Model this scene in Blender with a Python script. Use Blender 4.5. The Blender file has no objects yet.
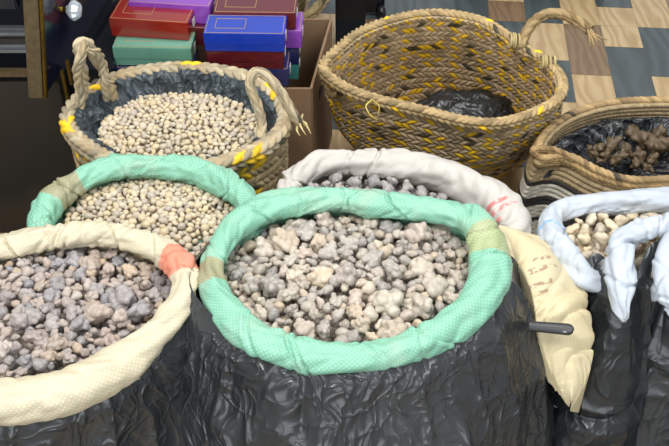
import bpy, bmesh, math, random
import numpy as np
from mathutils import Vector, Matrix

# ---------------------------------------------------------------- camera, world, lights
F = 1000.0; PITCH = math.radians(41); CAMH = 1.62
scn = bpy.context.scene
cam_d = bpy.data.cameras.new('camera'); cam = bpy.data.objects.new('camera', cam_d)
scn.collection.objects.link(cam); scn.camera = cam
cam_d.sensor_width = 36; cam_d.lens = F / 669 * 36
cam.location = (0, 0, CAMH); cam.rotation_euler = (math.pi / 2 - PITCH, 0, 0)
world = bpy.data.worlds.new('world'); scn.world = world; world.use_nodes = True
world.node_tree.nodes['Background'].inputs[0].default_value = (0.93, 0.96, 1.0, 1)
world.node_tree.nodes['Background'].inputs[1].default_value = 0.46
def area(name, loc, target, sx, sy, power, col=(1, 1, 1)):
    d = bpy.data.lights.new(name, 'AREA'); d.shape = 'RECTANGLE'; d.size = sx; d.size_y = sy
    d.energy = power; d.color = col
    o = bpy.data.objects.new(name, d); scn.collection.objects.link(o); o.location = loc
    o.rotation_euler = (Vector(target) - Vector(loc)).to_track_quat('-Z', 'Y').to_euler()
    return o
area('ceiling_lamp', (0.4, 2.2, 3.0), (0.0, 1.4, 0.3), 1.4, 0.5, 34, (1.0, 0.97, 0.93))
area('ceiling_lamp', (-0.9, 0.5, 2.9), (0.0, 1.4, 0.4), 1.2, 0.4, 46, (1.0, 0.98, 0.96))
area('ceiling_lamp', (1.2, 0.6, 2.7), (0.2, 1.7, 0.3), 0.5, 1.2, 26, (0.93, 0.97, 1.0))
area('added_front_fill', (-0.6, -2.2, 1.5), (0, 1.2, .4), 3.2, 1.6, 55, (.94, .97, 1.0))  # unseen soft source added behind the camera to raise highlights on the plastic
scn.view_settings.view_transform = 'Standard'; scn.view_settings.look = 'None'
scn.view_settings.gamma = 1; scn.view_settings.use_curve_mapping = False
scn.view_settings.exposure = 0.14

# ---------------------------------------------------------------- maths helpers
random.seed(7); RNG = np.random.default_rng(7)
CP, SP = math.cos(PITCH), math.sin(PITCH)
def P(px, py, z):                       # where the line of sight meets the height z
    v = (py - 223) / F
    t = (z - CAMH) / (-SP - v * CP)
    return np.array(((px - 334.5) / F * t, (CP - v * SP) * t, z))
def PY(px, py, Y):                      # where it meets the upright plane at depth Y
    v = (py - 223) / F
    t = Y / (CP - v * SP)
    return np.array(((px - 334.5) / F * t, Y, CAMH + (-SP - v * CP) * t))
def px_of(p):
    x, y, z = p[0], p[1], p[2] - CAMH
    d = y * CP - z * SP; u = y * SP + z * CP
    return 334.5 + F * x / d, 223 - F * u / d
_tab = np.random.default_rng(3).random(65536)
def _h(ix, iy, iz):
    return _tab[(ix * 73856093 ^ iy * 19349663 ^ iz * 83492791) & 65535]
def vn(p):                              # value noise -1..1 on (...,3)
    p = np.asarray(p, float); i = np.floor(p).astype(np.int64); f = p - i; f = f * f * (3 - 2 * f)
    x, y, z = i[..., 0], i[..., 1], i[..., 2]; fx, fy, fz = f[..., 0], f[..., 1], f[..., 2]
    def l(a, b, t): return a + (b - a) * t
    r = l(l(l(_h(x, y, z), _h(x + 1, y, z), fx), l(_h(x, y + 1, z), _h(x + 1, y + 1, z), fx), fy),
          l(l(_h(x, y, z + 1), _h(x + 1, y, z + 1), fx), l(_h(x, y + 1, z + 1), _h(x + 1, y + 1, z + 1), fx), fy), fz)
    return r * 2 - 1
def fbm(p, o=3):
    p = np.asarray(p, float); s = 0; a = 1
    for k in range(o): s = s + a * vn(p * 2 ** k + 17.3 * k); a *= .5
    return s / 1.75
def ridge(p): return 1 - np.abs(vn(p)) * 2
def st(*a): return np.stack(np.broadcast_arrays(*a), -1)
def spline(pts, n, closed):             # Catmull-Rom, resampled evenly; works on any number of channels
    pts = np.array(pts, float); m = len(pts); out = []
    segs = m if closed else m - 1
    for i in range(segs):
        g = (lambda k: pts[k % m]) if closed else (lambda k: pts[min(max(k, 0), m - 1)])
        a, b, c, d = g(i - 1), g(i), g(i + 1), g(i + 2)
        for t in np.linspace(0, 1, 24, endpoint=False):
            out.append(.5 * (2 * b + (c - a) * t + (2 * a - 5 * b + 4 * c - d) * t * t + (3 * b - a - 3 * c + d) * t ** 3))
    out.append(pts[0] if closed else pts[-1]); out = np.array(out)
    s = np.r_[0, np.cumsum(np.linalg.norm(np.diff(out[:, :3], axis=0), axis=1))]
    q = np.linspace(0, s[-1], n, endpoint=not closed)
    return np.stack([np.interp(q, s, out[:, k]) for k in range(out.shape[1])], 1), q, s[-1]

# ---------------------------------------------------------------- object helpers
def tag(o, label=None, cat=None, group=None, kind=None):
    for k, v in (('label', label), ('category', cat), ('group', group), ('kind', kind)):
        if v: o[k] = v
    return o
def empty(name, loc, label, cat, group=None):
    o = bpy.data.objects.new(name, None); o.location = tuple(loc); o.empty_display_size = .05
    scn.collection.objects.link(o); return tag(o, label, cat, group)
def link(name, me, mat, parent=None):
    if mat is not None and not me.materials:
        for m in (mat if isinstance(mat, (list, tuple)) else [mat]): me.materials.append(m)
    o = bpy.data.objects.new(name, me); scn.collection.objects.link(o)
    if parent:
        o.parent = parent; o.matrix_parent_inverse = Matrix.Translation(parent.location).inverted()
    return o
def mesh_np(name, v, q, smooth=True, col=None, uv=None, mi=None):
    me = bpy.data.meshes.new(name); v = np.asarray(v, float).reshape(-1, 3); q = np.asarray(q, int)
    k = q.shape[1]
    me.vertices.add(len(v)); me.vertices.foreach_set('co', v.ravel())
    me.loops.add(q.size); me.loops.foreach_set('vertex_index', q.ravel())
    me.polygons.add(len(q)); me.polygons.foreach_set('loop_start', np.arange(0, q.size, k))
    me.polygons.foreach_set('loop_total', np.full(len(q), k))
    if mi is not None: me.polygons.foreach_set('material_index', mi)
    me.update(calc_edges=True); me.polygons.foreach_set('use_smooth', np.full(len(q), smooth))
    if col is not None:
        a = me.color_attributes.new('Col', 'FLOAT_COLOR', 'POINT')
        a.data.foreach_set('color', np.c_[np.asarray(col).reshape(-1, 3), np.ones(len(v))].ravel())
    if uv is not None:
        l = me.uv_layers.new(name='UVMap'); l.data.foreach_set('uv', np.asarray(uv).reshape(-1, 2)[q.ravel()].ravel())
    me.validate(); return me
def grid(name, pts, mat, parent=None, cu=False, cv=False, col=None, uv=None, flip=False, smooth=True):
    nu, nv = pts.shape[:2]
    i = np.arange(nu if cu else nu - 1)[:, None]; j = np.arange(nv if cv else nv - 1)[None, :]
    i2, j2 = (i + 1) % nu, (j + 1) % nv
    q = np.stack([(i * nv + j), (i2 * nv + j), (i2 * nv + j2), (i * nv + j2)], -1).reshape(-1, 4)
    if flip: q = q[:, ::-1]
    return link(name, mesh_np(name, pts, q, smooth, col, uv), mat, parent)
def solid(o, t, offset=-1):
    m = o.modifiers.new('thickness', 'SOLIDIFY'); m.thickness = t; m.offset = offset; return o
def box_bm(bm, c, s, rot=None):
    r = bmesh.ops.create_cube(bm, size=1)
    M = Matrix.Translation(Vector(c)) @ (rot or Matrix()) @ Matrix.Diagonal((*s, 1))
    bmesh.ops.transform(bm, matrix=M, verts=r['verts']); return r['verts']
def bm_obj(name, bm, mat, parent=None, bevel=0.0, smooth=False):
    if bevel: bmesh.ops.bevel(bm, geom=bm.edges[:], offset=bevel, segments=2, affect='EDGES')
    me = bpy.data.meshes.new(name); bm.to_mesh(me); bm.free()
    for p in me.polygons: p.use_smooth = smooth
    return link(name, me, mat, parent)
def box(name, c, s, mat, parent=None, bevel=0.002, rotz=0.0):
    bm = bmesh.new(); box_bm(bm, c, s, Matrix.Rotation(rotz, 4, 'Z')); return bm_obj(name, bm, mat, parent, bevel)

# ---------------------------------------------------------------- materials
class NT:
    def __init__(s, name, rough=.6, metal=0.0, spec=.5):
        s.m = bpy.data.materials.new(name); s.m.use_nodes = True; s.t = s.m.node_tree
        s.b = s.t.nodes['Principled BSDF']; s.b.inputs['Roughness'].default_value = rough
        s.b.inputs['Metallic'].default_value = metal; s.b.inputs['Specular IOR Level'].default_value = spec
        s._n = None
    def n(s, typ, ins=None, **kw):
        x = s.t.nodes.new(typ)
        for k, v in kw.items(): setattr(x, k, v)
        for k, v in (ins or {}).items():
            if hasattr(v, 'is_output') or isinstance(v, bpy.types.NodeSocket): s.t.links.new(v, x.inputs[k])
            else: x.inputs[k].default_value = v
        return x
    def math(s, op, a, b=0.0, c=0.0):
        return s.n('ShaderNodeMath', {0: a, 1: b, 2: c}, operation=op).outputs[0]
    def mix(s, f, a, b, bt='MIX'):
        x = s.n('ShaderNodeMix', data_type='RGBA', blend_type=bt)
        for k, v in ((0, f), (6, a), (7, b)):
            if isinstance(v, bpy.types.NodeSocket): s.t.links.new(v, x.inputs[k])
            else: x.inputs[k].default_value = v if not isinstance(v, tuple) or len(v) == 4 else (*v, 1)
        return x.outputs[2]
    def obj(s): return s.n('ShaderNodeTexCoord').outputs['Object']
    def noise(s, scale, vec=None, detail=3, rough=.55):
        return s.n('ShaderNodeTexNoise', {'Vector': vec or s.obj(), 'Scale': scale, 'Detail': detail, 'Roughness': rough}).outputs[0]
    def ramp(s, f, stops):
        r = s.n('ShaderNodeValToRGB', {0: f}); e = r.color_ramp.elements
        while len(e) < len(stops): e.new(.5)
        for k, (p, c) in enumerate(stops): e[k].position = p; e[k].color = (*c, 1)
        return r.outputs[0]
    def bump(s, h, strength=.5, dist=.002):
        x = s.n('ShaderNodeBump', {'Height': h, 'Strength': strength, 'Distance': dist})
        if s._n: s.t.links.new(s._n, x.inputs['Normal'])
        s._n = x.outputs[0]; s.t.links.new(s._n, s.b.inputs['Normal'])
    def col(s, c):
        if isinstance(c, tuple): s.b.inputs['Base Color'].default_value = (*c, 1)
        else: s.t.links.new(c, s.b.inputs['Base Color'])
        return s
    def attr(s): return s.n('ShaderNodeVertexColor', layer_name='Col').outputs[0]

def plain(name, c, rough=.5, metal=0.0, var=.12, nscale=30, spec=.5):
    t = NT(name, rough, metal, spec); f = t.noise(nscale)
    t.col(t.mix(f, tuple(x * (1 - var) for x in c), tuple(min(1, x * (1 + var)) for x in c)))
    t.bump(f, .15, .001); return t.m
def woven(name, cell=.0034, dark=.80, light=1.12, rough=.5, bump=.5, ang=0.0):
    """woven plastic sack cloth: colour of the cloth from its dyed bands, a basket weave over it"""
    t = NT(name, rough); uvn = t.n('ShaderNodeUVMap').outputs[0]
    mp = t.n('ShaderNodeMapping', {'Vector': uvn, 'Rotation': (0, 0, ang), 'Scale': (1 / cell, 1 / cell, 1)}).outputs[0]
    ck = t.n('ShaderNodeTexChecker', {'Vector': mp, 'Scale': 1.0}).outputs[1]
    sep = t.n('ShaderNodeSeparateXYZ', {0: mp})
    sx = t.math('ABSOLUTE', t.math('SINE', t.math('MULTIPLY', sep.outputs[0], math.pi)))
    sy = t.math('ABSOLUTE', t.math('SINE', t.math('MULTIPLY', sep.outputs[1], math.pi)))
    h = t.math('MULTIPLY', sx, sy)
    hh = t.math('ADD', t.math('MULTIPLY', ck, .6), t.math('MULTIPLY', h, .5))
    a = t.attr()
    k = t.math('ADD', dark, t.math('MULTIPLY', hh, light - dark))
    c = t.n('ShaderNodeVectorMath', {0: a, 1: t.n('ShaderNodeCombineXYZ', {0: k, 1: k, 2: k}).outputs[0]}, operation='MULTIPLY').outputs[0]
    big = t.noise(14, detail=5)
    c = t.mix(t.math('MULTIPLY', t.n('ShaderNodeMapRange', {0: big, 1: .52, 2: .75}).outputs[0], .35), c, (.50, .46, .38))
    t.col(c); t.bump(hh, bump, .0008); t.bump(t.noise(60, detail=4), .3, .003)
    return t.m
def film(name, c, rough=.28, crease=.9, scale=16.0, stretch=.32):
    """thin crumpled polythene: sharp creases running mostly downwards, smooth facets between"""
    t = NT(name, rough, 0, .6); o = t.obj()
    wn = t.n('ShaderNodeTexNoise', {'Vector': o, 'Scale': 6.0, 'Detail': 2}).outputs[1]
    w = t.n('ShaderNodeVectorMath', {0: o, 1: t.n('ShaderNodeVectorMath', {0: wn, 1: (.16, .16, .16)}, operation='MULTIPLY').outputs[0]}, operation='ADD').outputs[0]
    mp = t.n('ShaderNodeMapping', {'Vector': w, 'Scale': (1.0, 1.0, stretch)}).outputs[0]
    def cr(sc, k, v):                    # thin raised lines where the noise crosses its middle
        n = t.n('ShaderNodeTexNoise', {'Vector': v, 'Scale': sc, 'Detail': 1.5, 'Roughness': .5}).outputs[0]
        a = t.math('ABSOLUTE', t.math('SUBTRACT', n, .5))
        return t.math('POWER', t.math('SUBTRACT', 1.0, t.math('MINIMUM', t.math('MULTIPLY', a, k), 1.0)), 2.0)
    h = t.math('ADD', cr(scale, 7, mp), t.math('MULTIPLY', cr(scale * 2.4, 6, mp), .55))
    h = t.math('ADD', h, t.math('MULTIPLY', cr(scale * 1.4, 9, w), .5))
    h = t.math('ADD', h, t.math('MULTIPLY', t.n('ShaderNodeTexNoise', {'Vector': mp, 'Scale': scale * 5, 'Detail': 3}).outputs[0], .35))
    f = t.n('ShaderNodeMapRange', {0: t.noise(7, mp, 3), 1: .35, 2: .7}).outputs[0]
    t.col(t.mix(f, c, tuple(x * 1.8 + .01 for x in c)))
    t.bump(h, crease, .0055)
    return t.m
def resin(name, stops, dust=.35, dustc=(.78, .74, .68), sss=.25, bsc=3.0):
    t = NT(name, .40, 0, .45)
    r = t.math('FRACT', t.math('ADD', t.n('ShaderNodeObjectInfo').outputs['Random'], t.n('ShaderNodeNewGeometry').outputs['Random Per Island']))
    c = t.ramp(r, stops)
    o = t.n('ShaderNodeAttribute', attribute_name='piece').outputs['Vector']
    n = t.n('ShaderNodeMapRange', {0: t.noise(bsc, o, 5, .65), 1: .42, 2: .66}).outputs[0]
    c = t.mix(t.math('MULTIPLY', n, dust), c, dustc); t.col(c)
    t.b.inputs['Subsurface Weight'].default_value = sss; t.b.inputs['Subsurface Radius'].default_value = (1, .75, .5)
    t.b.inputs['Subsurface Scale'].default_value = .005
    t.bump(t.noise(bsc * 1.6, o, 4, .6), .7, .0022); return t.m
def piece_attr(me, v):
    a = me.attributes.new('piece', 'FLOAT_VECTOR', 'POINT'); a.data.foreach_set('vector', np.asarray(v, float).ravel())
def straw(name, rough=.7):
    t = NT(name, rough, 0, .3); a = t.attr(); f = t.noise(160, detail=4)
    t.col(t.mix(f, t.mix(.22, a, (.12, .09, .05)), a)); t.bump(f, .3, .001); return t.m

M_sack = woven('woven_sack', dark=.80, light=1.14, cell=.0037); M_sack_c = woven('cream_woven_sack', cell=.0036, dark=.84, light=1.1)
M_sack_f = woven('fine_woven_sack', cell=.0026, dark=.90, light=1.05, bump=.3, ang=.7)
M_black = film('black_polythene', (.017, .019, .021), .31, .60, 15, .30)
M_black_r = film('black_polythene_dull', (.012, .015, .017), .31, .50, 11, .30)
M_liner = film('slate_polythene', (.024, .034, .041), .42, .7, 14, 1.0)
M_straw = straw('plaited_straw')
M_grey = resin('grey_resin', [(0, (.50, .43, .34)), (.22, (.31, .285, .26)), (.42, (.55, .43, .30)), (.58, (.24, .23, .225)), (.75, (.50, .40, .33)), (.88, (.38, .35, .31)), (1, (.58, .50, .38))], .5, (.66, .61, .53), .2)
M_grey2 = resin('smoky_resin', [(0, (.40, .345, .31)), (.22, (.25, .235, .24)), (.42, (.50, .37, .25)), (.58, (.22, .22, .245)), (.75, (.40, .31, .26)), (1, (.46, .40, .35))], .45, (.54, .50, .46), .15)
M_cream = resin('cream_resin', [(0, (.64, .51, .31)), (.2, (.68, .59, .43)), (.38, (.47, .41, .34)), (.55, (.72, .58, .36)), (.72, (.46, .41, .35)), (.86, (.62, .50, .31)), (1, (.64, .57, .45))], .25, (.66, .60, .49), .25)
M_brown = resin('brown_resin', [(0, (.075, .050, .028)), (.5, (.125, .085, .045)), (1, (.10, .066, .038))], .35, (.21, .16, .09), .0)
M_dkgrey = resin('dark_grey_resin', [(0, (.34, .31, .30)), (.5, (.24, .23, .23)), (1, (.45, .40, .35))], .5, (.60, .56, .51), .05)

# ---------------------------------------------------------------- shape builders
def tube_pts(path, rad, closed, nseg, squash=1.0, up=(0, 0, 1)):
    """path (n,3), rad (n,) -> (n,nseg,3) ring points, normals, theta, and outward = side axis"""
    if closed: T = np.roll(path, -1, 0) - np.roll(path, 1, 0)
    else: T = np.gradient(path, axis=0)
    T /= np.linalg.norm(T, axis=1)[:, None] + 1e-9
    up = np.broadcast_to(np.array(up, float), T.shape)
    S = np.cross(T, up); S /= np.linalg.norm(S, axis=1)[:, None] + 1e-9
    U = np.cross(S, T)
    th = np.linspace(0, 2 * math.pi, nseg, endpoint=False)
    N = np.cos(th)[None, :, None] * S[:, None] + np.sin(th)[None, :, None] * U[:, None]
    pts = path[:, None] + rad[:, None, None] * (np.cos(th)[None, :, None] * S[:, None] + squash * np.sin(th)[None, :, None] * U[:, None])
    return pts, N, th
def hexc(h):
    c = [int(h[i:i + 2], 16) / 255 for i in (0, 2, 4)]
    return tuple(x / 12.92 if x <= .04045 else ((x + .055) / 1.055) ** 2.4 for x in c)

def roll(name, ctrl, base, bands, mat, parent, closed=True, nu=420, nv=30, wr=.0035, seed=0, squash=.92, marks=(), lump=.06, pinch=9):
    """the rolled-down mouth of a sack: ctrl = (px, py, z, radius)"""
    c = np.array([[*P(a, b, z), r] for a, b, z, r in ctrl])
    pr, arc, L = spline(c, nu, closed); path, rad = pr[:, :3], pr[:, 3].copy()
    if not closed:
        e = np.minimum(np.arange(nu), np.arange(nu)[::-1]) / 6.0; rad *= np.clip(np.sqrt(np.clip(1 - (1 - np.clip(e, 0, 1)) ** 2, .02, 1)), .05, 1)
    rad *= 1 + lump * vn(st(arc * 14, seed, 0)) 
    pts, N, th = tube_pts(path, rad, closed, nv, squash)
    A, TH = arc[:, None], th[None, :]
    if closed:                           # blend noise at the seam
        ca, sa = np.cos(arc / L * 2 * math.pi) * L / 6.28, np.sin(arc / L * 2 * math.pi) * L / 6.28
    else: ca, sa = arc, arc * 0
    def nz(fa, ft, sl, s):               # folds that wind helically round the roll
        x = (ca[:, None] * fa); y = (sa[:, None] * fa)
        return x + sl * np.sin(TH), y + sl * np.cos(TH) , ft * np.cos(TH) + s
    q1 = vn(st(*nz(9, .8, .9, seed + 3))) * 1.2
    d = wr * .9 * vn(st(*nz(13, 1.1, 1.3, seed + 9))) + wr * .9 * (np.abs(vn(st(ca[:, None] * 26 + 1.5 * np.sin(TH) + q1, sa[:, None] * 26 + 1.5 * np.cos(TH), 1.4 * np.cos(TH + .8) + seed))) ** .7 - .4) + wr * .45 * vn(st(*nz(70, 1.5, 2.0, seed + 5)))
    rs = np.random.default_rng(seed)
    for k in range(pinch):               # deep creases where the cloth is tucked
        a0 = rs.random() * L; w = rs.uniform(.002, .005); sl = rs.choice([-1, 1]) * rs.uniform(.008, .028); ph = rs.random() * 6.28
        da = (A - a0 - sl * np.cos(TH - ph) + L / 2) % L - L / 2
        pw = (.35 + .65 * np.cos(TH - ph + rs.random() * 2) ** 2); d = d - rs.uniform(.003, .0085) * pw * np.exp(-(da / w) ** 2) + .0022 * pw * np.exp(-((da - 2.4 * w) / (1.6 * w)) ** 2)
    pts = pts + N * d[..., None]
    col = np.empty(pts.shape); col[:] = base
    for bx, by, bz, hw, cc in bands:
        k = np.argmin(np.linalg.norm(path - P(bx, by, bz), axis=1))
        da = np.abs((arc - arc[k] + L / 2) % L - L / 2)[:, None] + .002 * np.sin(TH * 3)
        w = np.clip((hw - da) / .002, 0, 1)[..., None]; col = col * (1 - w) + np.array(cc) * w
    for (x0, y0, x1, y1, z, w0, cc) in marks:      # printed stripes
        a, b = P(x0, y0, z), P(x1, y1, z); ab = b - a
        t = np.clip(((pts - a) @ ab) / (ab @ ab), 0, 1); dd = np.linalg.norm(pts - a - t[..., None] * ab, axis=-1)
        dd = np.hypot(*np.moveaxis((pts - a - t[..., None] * ab)[..., :2], -1, 0))
        w = np.clip((w0 - dd) / .0015, 0, 1) * (vn(pts * 160) > -.35); w = (w * .75)[..., None]
        col = col * (1 - w) + np.array(cc) * w
    if closed:                           # repeat the first ring so the weave has no seam
        pts = np.concatenate([pts, pts[:1]]); col = np.concatenate([col, col[:1]]); arc = np.r_[arc, L]
    rr = float(np.mean(rad))
    pts = np.concatenate([pts, pts[:, :1]], 1); col = np.concatenate([col, col[:, :1]], 1)
    uv = st(arc[:, None], (np.r_[th, 2 * math.pi] * rr)[None, :] + arc[:, None] * 0)
    grid(name, pts, mat, parent, False, False, col, uv, flip=True)
    return path, arc, L

def drape(name, path, levels, mat, parent=None, closed=True, col=None, fold=.008, nf=26, seed=0, nrow=60, crumple=.006, centre=None, cut=None, shift=(0, 0), tuck=0.0):
    """cloth falling from a path; levels = (height drop fraction 0..1 -> z, outward spread in m)"""
    n = len(path); c = path.mean(0) if centre is None else np.array(centre, float)
    if closed: T = np.roll(path, -1, 0) - np.roll(path, 1, 0)
    else: T = np.gradient(path, axis=0)
    out = np.stack([T[:, 1], -T[:, 0], T[:, 0] * 0], 1); out /= np.linalg.norm(out, axis=1)[:, None] + 1e-9
    sg = np.sign(np.sum(out * (path - c) * [1, 1, 0])); out *= sg
    lv = np.array(levels, float); s = np.linspace(0, 1, nrow)
    zz = np.interp(s, lv[:, 0], lv[:, 1]); sp = np.interp(s, lv[:, 0], lv[:, 2])
    k = np.ones(5) / 5; zz = np.r_[zz[:2], np.convolve(zz, k, 'valid'), zz[-2:]]; sp = np.r_[sp[:2], np.convolve(sp, k, 'valid'), sp[-2:]]
    z0 = path[:, 2]; ztop = lv[0, 1]
    fr = (zz - zz[-1]) / (ztop - zz[-1])
    Z = zz[-1] + fr[None, :] * (z0[:, None] - zz[-1])
    arc = np.r_[0, np.cumsum(np.linalg.norm(np.diff(path, axis=0), axis=1))]; L = arc[-1] + (np.linalg.norm(path[0] - path[-1]) if closed else 0)
    an = arc / L * 2 * math.pi
    ca, sa = (np.cos(an) * L / 6.28, np.sin(an) * L / 6.28) if closed else (arc, arc * 0)
    X, Y_, S = ca[:, None], sa[:, None], s[None, :]
    w = vn(st(X * 6, Y_ * 6, S * 4 + seed))
    d = fold * np.clip(S * 3, .1, 1) * (.9 * vn(st(X * nf * .45, Y_ * nf * .45, S * 1.1 + seed)) + .5 * vn(st(X * nf, Y_ * nf, S * 2.0 + seed + 5)))
    rs = np.random.default_rng(seed + 100)
    for k in range(int(L / .013) if crumple > .004 else 0):      # sharp pleats and creases, mostly running down
        a0 = rs.random() * L; dr = rs.normal() * .06; s0 = rs.uniform(-.25, .75); ln = rs.uniform(.12, .75); wd = rs.uniform(.003, .011); am = rs.uniform(.25, 1.0) * rs.choice([1, 1, -1])
        if k % 4 == 0: dr = rs.normal() * .30; ln = rs.uniform(.08, .25); am *= .6
        t = (S - s0) / ln; win = np.clip(1 - (2 * t - 1) ** 2, 0, 1) ** .6 if s0 > 0 else np.clip(1 - np.clip(t, 0, 1) ** 2, 0, 1) * np.clip(S * 12, 0, 1)
        da = arc[:, None] - a0 - dr * (S - s0) - .010 * w
        if closed: da = (da + L / 2) % L - L / 2
        d = d + am * crumple * 1.3 * win * np.exp(-np.abs(da) / wd)
    d = d + crumple * .5 * np.clip(S * 6, .2, 1) * (1 - 2 * np.abs(vn(st(X * 20 + w, Y_ * 20 + w, S * 5 + seed))))
    R = sp[None, :] + d - tuck * np.exp(-(S / .05) ** 2)
    pts = path[:, None] * [1, 1, 0] + out[:, None] * R[..., None]; pts[..., 2] = Z
    pts[..., 0] += shift[0] * S; pts[..., 1] += shift[1] * S
    pts[..., 2] = np.maximum(pts[..., 2], .002)
    cc = None
    if col is not None: cc = np.empty(pts.shape); cc[:] = col
    uv = st(arc[:, None] + 0 * S, (ztop - Z))
    return grid(name, pts, mat, parent, closed, False, cc, uv)

def in_poly(x, y, poly):
    c = False; j = len(poly) - 1
    for i in range(len(poly)):
        if (poly[i][1] > y) != (poly[j][1] > y) and x < (poly[j][0] - poly[i][0]) * (y - poly[i][1]) / (poly[j][1] - poly[i][1]) + poly[i][0]: c = not c
        j = i
    return c

# one unit icosphere per detail level, as arrays
def ico(sub):
    bm = bmesh.new(); bmesh.ops.create_icosphere(bm, subdivisions=sub, radius=1)
    v = np.array([x.co[:] for x in bm.verts]); f = np.array([[x.index for x in q.verts] for q in bm.faces]); bm.free(); return v, f
ICO = {k: ico(k) for k in (1, 2, 3, 4)}
def clump_shape(rs, nb, spread, rough, sub, flat=.8):
    """a fused cluster of drops: the outline of several balls grown together, seen from the middle"""
    v, f = ICO[sub]; r = np.full(len(v), .0)
    balls = [(np.zeros(3), .62)]
    for k in range(nb):
        d = rs.normal(size=3); d /= np.linalg.norm(d); s = rs.uniform(.5, 1.0) * (.54 if nb < 8 else .42); balls.append((d * rs.uniform(.45, spread), s))
    for c, s in balls:
        b = v @ c; disc = b * b - (c @ c - s * s); ok = disc > 0
        h = np.where(ok, b + np.sqrt(np.clip(disc, 0, None)), 0); r = np.maximum(r, h)
    r = np.maximum(r, .35) * (1 + rough * fbm(v * 2.6 + rs.random(3) * 50, 3))
    p = v * r[:, None] * [1, rs.uniform(.7, 1), flat * rs.uniform(.8, 1.1)]
    return p / np.abs(p).max(), f
def protos(n, seed, nb, spread, rough, sub, mat, nm):
    rs = np.random.default_rng(seed); out = []
    for k in range(n):
        b = rs.integers(*nb) if isinstance(nb, tuple) else nb
        p, f = clump_shape(rs, b, spread, rough, sub); me = mesh_np(nm, p, f); piece_attr(me, p + k * 3.7); me.materials.append(mat); out.append((me, p, f))
    return out
def scatter(area_px, hfun, sizes, seed, gap=.82):
    """dart-throw points over the visible surface; sizes = [(radius, tries)] from large to small"""
    rs = np.random.default_rng(seed)
    z0 = hfun(None); poly = [tuple(P(a, b, z0)[:2]) for a, b in area_px]
    xs = [p[0] for p in poly]; ys = [p[1] for p in poly]; pts = []
    cell = {}
    for r, tries in sizes:
        for _ in range(tries):
            x, y = rs.uniform(min(xs), max(xs)), rs.uniform(min(ys), max(ys))
            if not in_poly(x, y, poly): continue
            rr = r * rs.uniform(.85, 1.15); ok = True
            kx, ky = int(x / .03), int(y / .03)
            for a in range(kx - 2, kx + 3):
                for b in range(ky - 2, ky + 3):
                    for (qx, qy, qr) in cell.get((a, b), ()):
                        if (qx - x) ** 2 + (qy - y) ** 2 < ((rr + qr) * gap) ** 2: ok = False; break
                    if not ok: break
                if not ok: break
            if ok: cell.setdefault((kx, ky), []).append((x, y, rr)); pts.append((x, y, hfun((x, y)) + rr * .35, rr))
    return pts
def place(pr, pts, name, label, cat, group, seed, limit=300):
    rs = np.random.default_rng(seed)
    for k, (x, y, z, r) in enumerate(pts[:limit]):
        me = pr[rs.integers(len(pr))][0]
        o = bpy.data.objects.new(name, me); scn.collection.objects.link(o)
        o.location = (x, y, z + rs.uniform(-.15, .2) * r); o.rotation_euler = (rs.uniform(-.7, .7), rs.uniform(-.7, .7), rs.uniform(0, 6.28))
        o.scale = (r * 1.12,) * 3; tag(o, label, cat, group)
def merged(name, pr, pts, mat, label, cat, seed, base=None):
    rs = np.random.default_rng(seed); V = []; Fc = []; PC = []; o = 0
    for x, y, z, r in pts:
        _, p, f = pr[rs.integers(len(pr))]; a = rs.uniform(0, 6.28); c, s = math.cos(a), math.sin(a)
        R = np.array([[c, -s, 0], [s, c, 0], [0, 0, 1]]); V.append(p @ R.T * r * 1.12 + [x, y, z]); Fc.append(f + o); o += len(p); PC.append(p + rs.random(3) * 40)
    if base is not None:                 # closes the gaps between the pieces from below
        b = np.array(base); b = np.vstack([b.mean(0), b]); m = len(b) - 1; V.append(b); PC.append(b * 60)
        Fc.append(np.array([(0, 1 + k, 1 + (k + 1) % m) for k in range(m)]) + o)
    me = mesh_np(name, np.concatenate(V), np.concatenate(Fc)); piece_attr(me, np.concatenate(PC)); ob = link(name, me, mat)
    return tag(ob, label, cat, None, 'stuff')

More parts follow.
